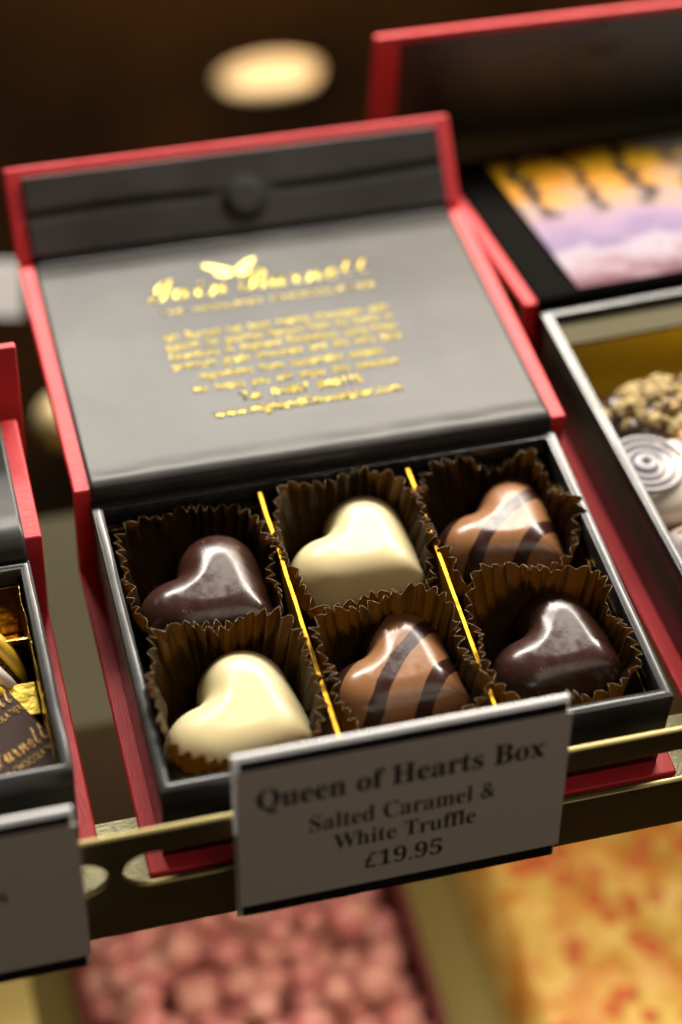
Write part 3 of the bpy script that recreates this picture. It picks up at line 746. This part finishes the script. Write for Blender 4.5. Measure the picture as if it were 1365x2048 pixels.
# crumb-topped chocolate
def crumb_choc(label, x, y, z, rx, ry, n, seed):
    root = world_thing('crumb_chocolate', label, 'chocolate', (x, y, z), RRZ)
    link('body', dome_bm(rx, ry, 0.011, p=3.5, amp=.1), M['dark'], root, smooth=True)
    rnd = random.Random(seed)
    proto_ = None
    for i in range(n):
        a = rnd.uniform(0, 2*math.pi); q = math.sqrt(rnd.random())*0.93
        p = Vector((rx*q*math.cos(a), ry*q*math.sin(a), 0.0105*math.sqrt(max(0, 1-q**3))))
        if proto_ is None:
            bm = bmesh.new(); bmesh.ops.create_icosphere(bm, subdivisions=1, radius=0.0023)
            for v in bm.verts: v.co *= 1+0.9*noise.noise(v.co*900)
            o = link('crumb', bm, M['nugget'], root); proto_ = o
        else:
            o = proto_.copy(); COL.objects.link(o); o.parent = root
        o.location = p; o.rotation_euler = (rnd.random()*6, rnd.random()*6, rnd.random()*6); o.scale = [rnd.uniform(.6, 1.35)]*3
    return root
crumb_choc('dark chocolate topped with gold crumbs at the back of the right box', 0.1600, 0.1015, 0.0062, 0.0200, 0.0115, 98, 5)
# white swirl chocolate
root = world_thing('swirl_chocolate', 'white chocolate with grey rings and peach stripes in the right box', 'chocolate', (0.1530, 0.0790, 0.0070), RRZ)
link('body', dome_bm(0.0165, 0.0135, 0.0085, p=4), M['cream'], root, smooth=True)
for i, r_ in enumerate((0.0022, 0.0050, 0.0075, 0.0100)):
    bm = bmesh.new(); pts = [Vector((-0.008+r_*math.cos(a), 0.002+r_*math.sin(a)*0.95, 0.0083-0.00001*r_)) for a in [2*math.pi*k/40 for k in range(41)]]
    pts = [p for p in pts if abs(p.x) < 0.0155 and abs(p.y) < 0.0120]
    tube(bm, pts, 0.0008 if i else 0.0015, n=6); link('ring', bm, M['greyc'], root, smooth=True)
for dx in (0.006, 0.0125):
    bm = bmesh.new(); tube(bm, [Vector((dx, -0.010+k*0.002, 0.0084)) for k in range(11)], 0.0014, n=6); link('stripe', bm, M['peach'], root, smooth=True)
root = world_thing('square_chocolate', 'grey bloomed milk chocolate with thin gold lines in the right box', 'chocolate', (0.1590, 0.0520, 0.0070), RRZ)
link('body', dome_bm(0.0170, 0.0110, 0.0080, p=5), M['mauve'], root, smooth=True)
for k in range(4):
    bm = bmesh.new(); tube(bm, [Vector((-0.014+0.003*j, -0.004+k*0.003+0.0006*j, 0.0080)) for j in range(9)], 0.00035, n=5); link('stripe', bm, M['nugget'], root, smooth=True)
root = world_thing('round_chocolate', 'smooth pale grey chocolate nearest the front of the right box', 'chocolate', (0.1640, 0.0280, 0.0070), RRZ)
link('body', dome_bm(0.0170, 0.0110, 0.0085, p=4), M['mauve'], root, smooth=True)

# picture card in the right lid
cw, ch = 0.120, 0.073
bm = bmesh.new(); box(bm, 0, cw, 0, ch, 0, 0.0005)
pc = link('picture_card', bm, picture_material(cw, ch))
pc.matrix_world = RM @ RLID @ Matrix.Translation((0.0118, 0.0010, 0.0012))
tag(pc, 'glossy printed card with orange and lilac picture lying in the right lid', 'picture card')

# upright black lid with red border behind
ur = thing('upright_lid', 'black lid with red border standing upright behind the right box', 'box lid', (0.1078, 0.2225, -0.0092))
obox('board', M['red'], ur, 0, 0.20, 0, 0.0024, 0.012, 0.0645, bevel=0.0008)
bm = bmesh.new(); g = []
NX, NZ = 90, 40
for i in range(NX+1):
    row = []
    for j in range(NZ+1):
        x = 0.0078+(0.185)*i/NX; z = 0.0145+(0.0622-0.0145)*j/NZ
        q = math.hypot(x-0.070, z-0.0565)
        y = -0.0004-0.0007/(1+math.exp((q-0.0050)/0.0007))
        row.append(bm.verts.new((x, y, z)))
    g.append(row)
for i in range(NX):
    for j in range(NZ): bm.faces.new((g[i][j], g[i+1][j], g[i+1][j+1], g[i][j+1]))
o = link('liner', bm, M['panel'], ur, smooth=True)

# ------------------------------------------------------------------ lower shelf goods
LZ = -0.21
tr = thing('truffle_tray', 'dark red tray under the heap of pink truffles', 'tray', (0.040, 0.045, LZ), R(0))
bm = bmesh.new()
box(bm, -0.056, 0.056, -0.085, 0.085, 0, 0.004); box(bm, -0.056, -0.053, -0.085, 0.085, 0.004, 0.024); box(bm, 0.053, 0.056, -0.085, 0.085, 0.004, 0.024)
box(bm, -0.053, 0.053, 0.082, 0.085, 0.004, 0.024); box(bm, -0.053, 0.053, -0.085, -0.082, 0.004, 0.024)
link('body', bm, M['plum'], tr, bevel=0.0005)
bm = bmesh.new(); bmesh.ops.create_icosphere(bm, subdivisions=3, radius=0.0060)
for v in bm.verts: v.co *= 1+0.30*noise.noise(v.co*170)+0.12*noise.noise(v.co*420)
tp = link('pink_truffle', bm, M['pink'], smooth=True)
rnd = random.Random(4); first = True; cnt = 0
for layer, (nx_, ny_, z) in enumerate(((9, 14, 0.010), (8, 13, 0.019), (7, 11, 0.028))):
    for i in range(nx_):
        for j in range(ny_):
            if layer == 2 and rnd.random() < .5: continue
            if layer == 1 and rnd.random() < .12: continue
            x = 0.040+(i-(nx_-1)/2)*0.0118+rnd.uniform(-.0018, .0018); y = 0.045+(j-(ny_-1)/2)*0.0118+rnd.uniform(-.0018, .0018)
            if first: o = tp; first = False
            else: o = tp.copy(); COL.objects.link(o)
            o.location = (x, y, LZ+z+rnd.uniform(-.0015, .0015)); o.rotation_euler = (rnd.random()*6, rnd.random()*6, rnd.random()*6); o.scale = [rnd.uniform(.70, 1.25)]*3
            tag(o, 'pink dusted truffle in the heap on the lower shelf', 'truffle', 'pink truffles heaped on the lower shelf')
# golden slab with red fruit
sl = thing('fruit_slab', 'golden chocolate slab dotted with red fruit at the lower right', 'chocolate slab', (0.195, 0.045, LZ))
bm = bmesh.new(); NX, NY = 60, 70; g = []
def slab_h(x, y):
    e = min(1, min(x+0.075, 0.075-x, y+0.095, 0.095-y)/0.008+0.15)
    return 0.030*min(1, max(0, e))**0.4+0.0035*noise.noise(Vector((x*55, y*55, 2)))+0.0015*noise.noise(Vector((x*180, y*180, 5)))
for i in range(NX+1):
    g.append([bm.verts.new((-0.075+0.15*i/NX, -0.095+0.19*j/NY, slab_h(-0.075+0.15*i/NX, -0.095+0.19*j/NY))) for j in range(NY+1)])
for i in range(NX):
    for j in range(NY): bm.faces.new((g[i][j], g[i+1][j], g[i+1][j+1], g[i][j+1]))
ed = [e for e in bm.edges if e.is_boundary]; r_ = bmesh.ops.extrude_edge_only(bm, edges=ed)
for v in r_['geom']:
    if isinstance(v, bmesh.types.BMVert): v.co.z = 0
link('body', bm, M['slab'], sl, smooth=True)
pf = None
for k in range(90):
    x, y = rnd.uniform(-.068, .068), rnd.uniform(-.088, .088)
    if pf is None:
        bm = bmesh.new(); bmesh.ops.create_icosphere(bm, subdivisions=2, radius=0.0036)
        for v in bm.verts: v.co *= 1+.3*noise.noise(v.co*400)
        o = link('fruit_piece', bm, M['rasp'], sl, smooth=True); pf = o
    else: o = pf.copy(); COL.objects.link(o); o.parent = sl
    o.location = (x, y, slab_h(x, y)+0.0005); o.scale = (rnd.uniform(.6, 1.4), rnd.uniform(.6, 1.2), 0.5); o.rotation_euler = (0, 0, rnd.random()*6)
# gold card box at the lower left
lb = thing('gold_carton', 'pale gold carton at the bottom left below the cut off price tag', 'carton', (-0.075, 0.045, LZ))
obox('body', mat('pale_gold_card', (0.42, 0.34, 0.12), 0.45, metal=0.3), lb, -0.045, 0.045, -0.08, 0.08, 0, 0.035, bevel=0.001)
obox('window', mat('grey_window', (0.30, 0.32, 0.30), 0.3), lb, 0.015, 0.027, -0.07, 0.07, 0.0352, 0.0358)

# ------------------------------------------------------------------ far background
lp = thing('oblong_lamp', 'glowing oblong warm lamp in the dark behind the boxes', 'lamp', (0.173, 0.60, -0.239))
bm = bmesh.new(); bmesh.ops.create_uvsphere(bm, u_segments=32, v_segments=16, radius=1); bmesh.ops.scale(bm, vec=(0.024, 0.008, 0.0050), verts=bm.verts[:])
link('glass', bm, M['lamp'], lp, smooth=True)
bm = bmesh.new(); bmesh.ops.create_uvsphere(bm, u_segments=32, v_segments=16, radius=1); bmesh.ops.scale(bm, vec=(0.027, 0.006, 0.0105), verts=bm.verts[:]); bmesh.ops.translate(bm, vec=(0, 0.006, 0), verts=bm.verts[:])
link('rim', bm, M['lampdim'], lp, smooth=True)
bm = bmesh.new(); bmesh.ops.create_uvsphere(bm, u_segments=32, v_segments=16, radius=0.0105)
fb = link('wrapped_sweet', bm, M['foilball'], smooth=True); fb.location = (0.0190, 0.30, -0.158)
tag(fb, 'round pale gold wrapped sweet half hidden behind the open lid', 'sweet')
pw = obox('white_sign', M['palecard'], None, -0.03, 0.0, -0.001, 0.001, -0.014, 0.006, bevel=0.0004); pw.location = (0.0085, 0.30, -0.085); pw.rotation_euler = (R(-50), 0, R(-12))
tag(pw, 'small blurred white sign behind the left boxes', 'sign')
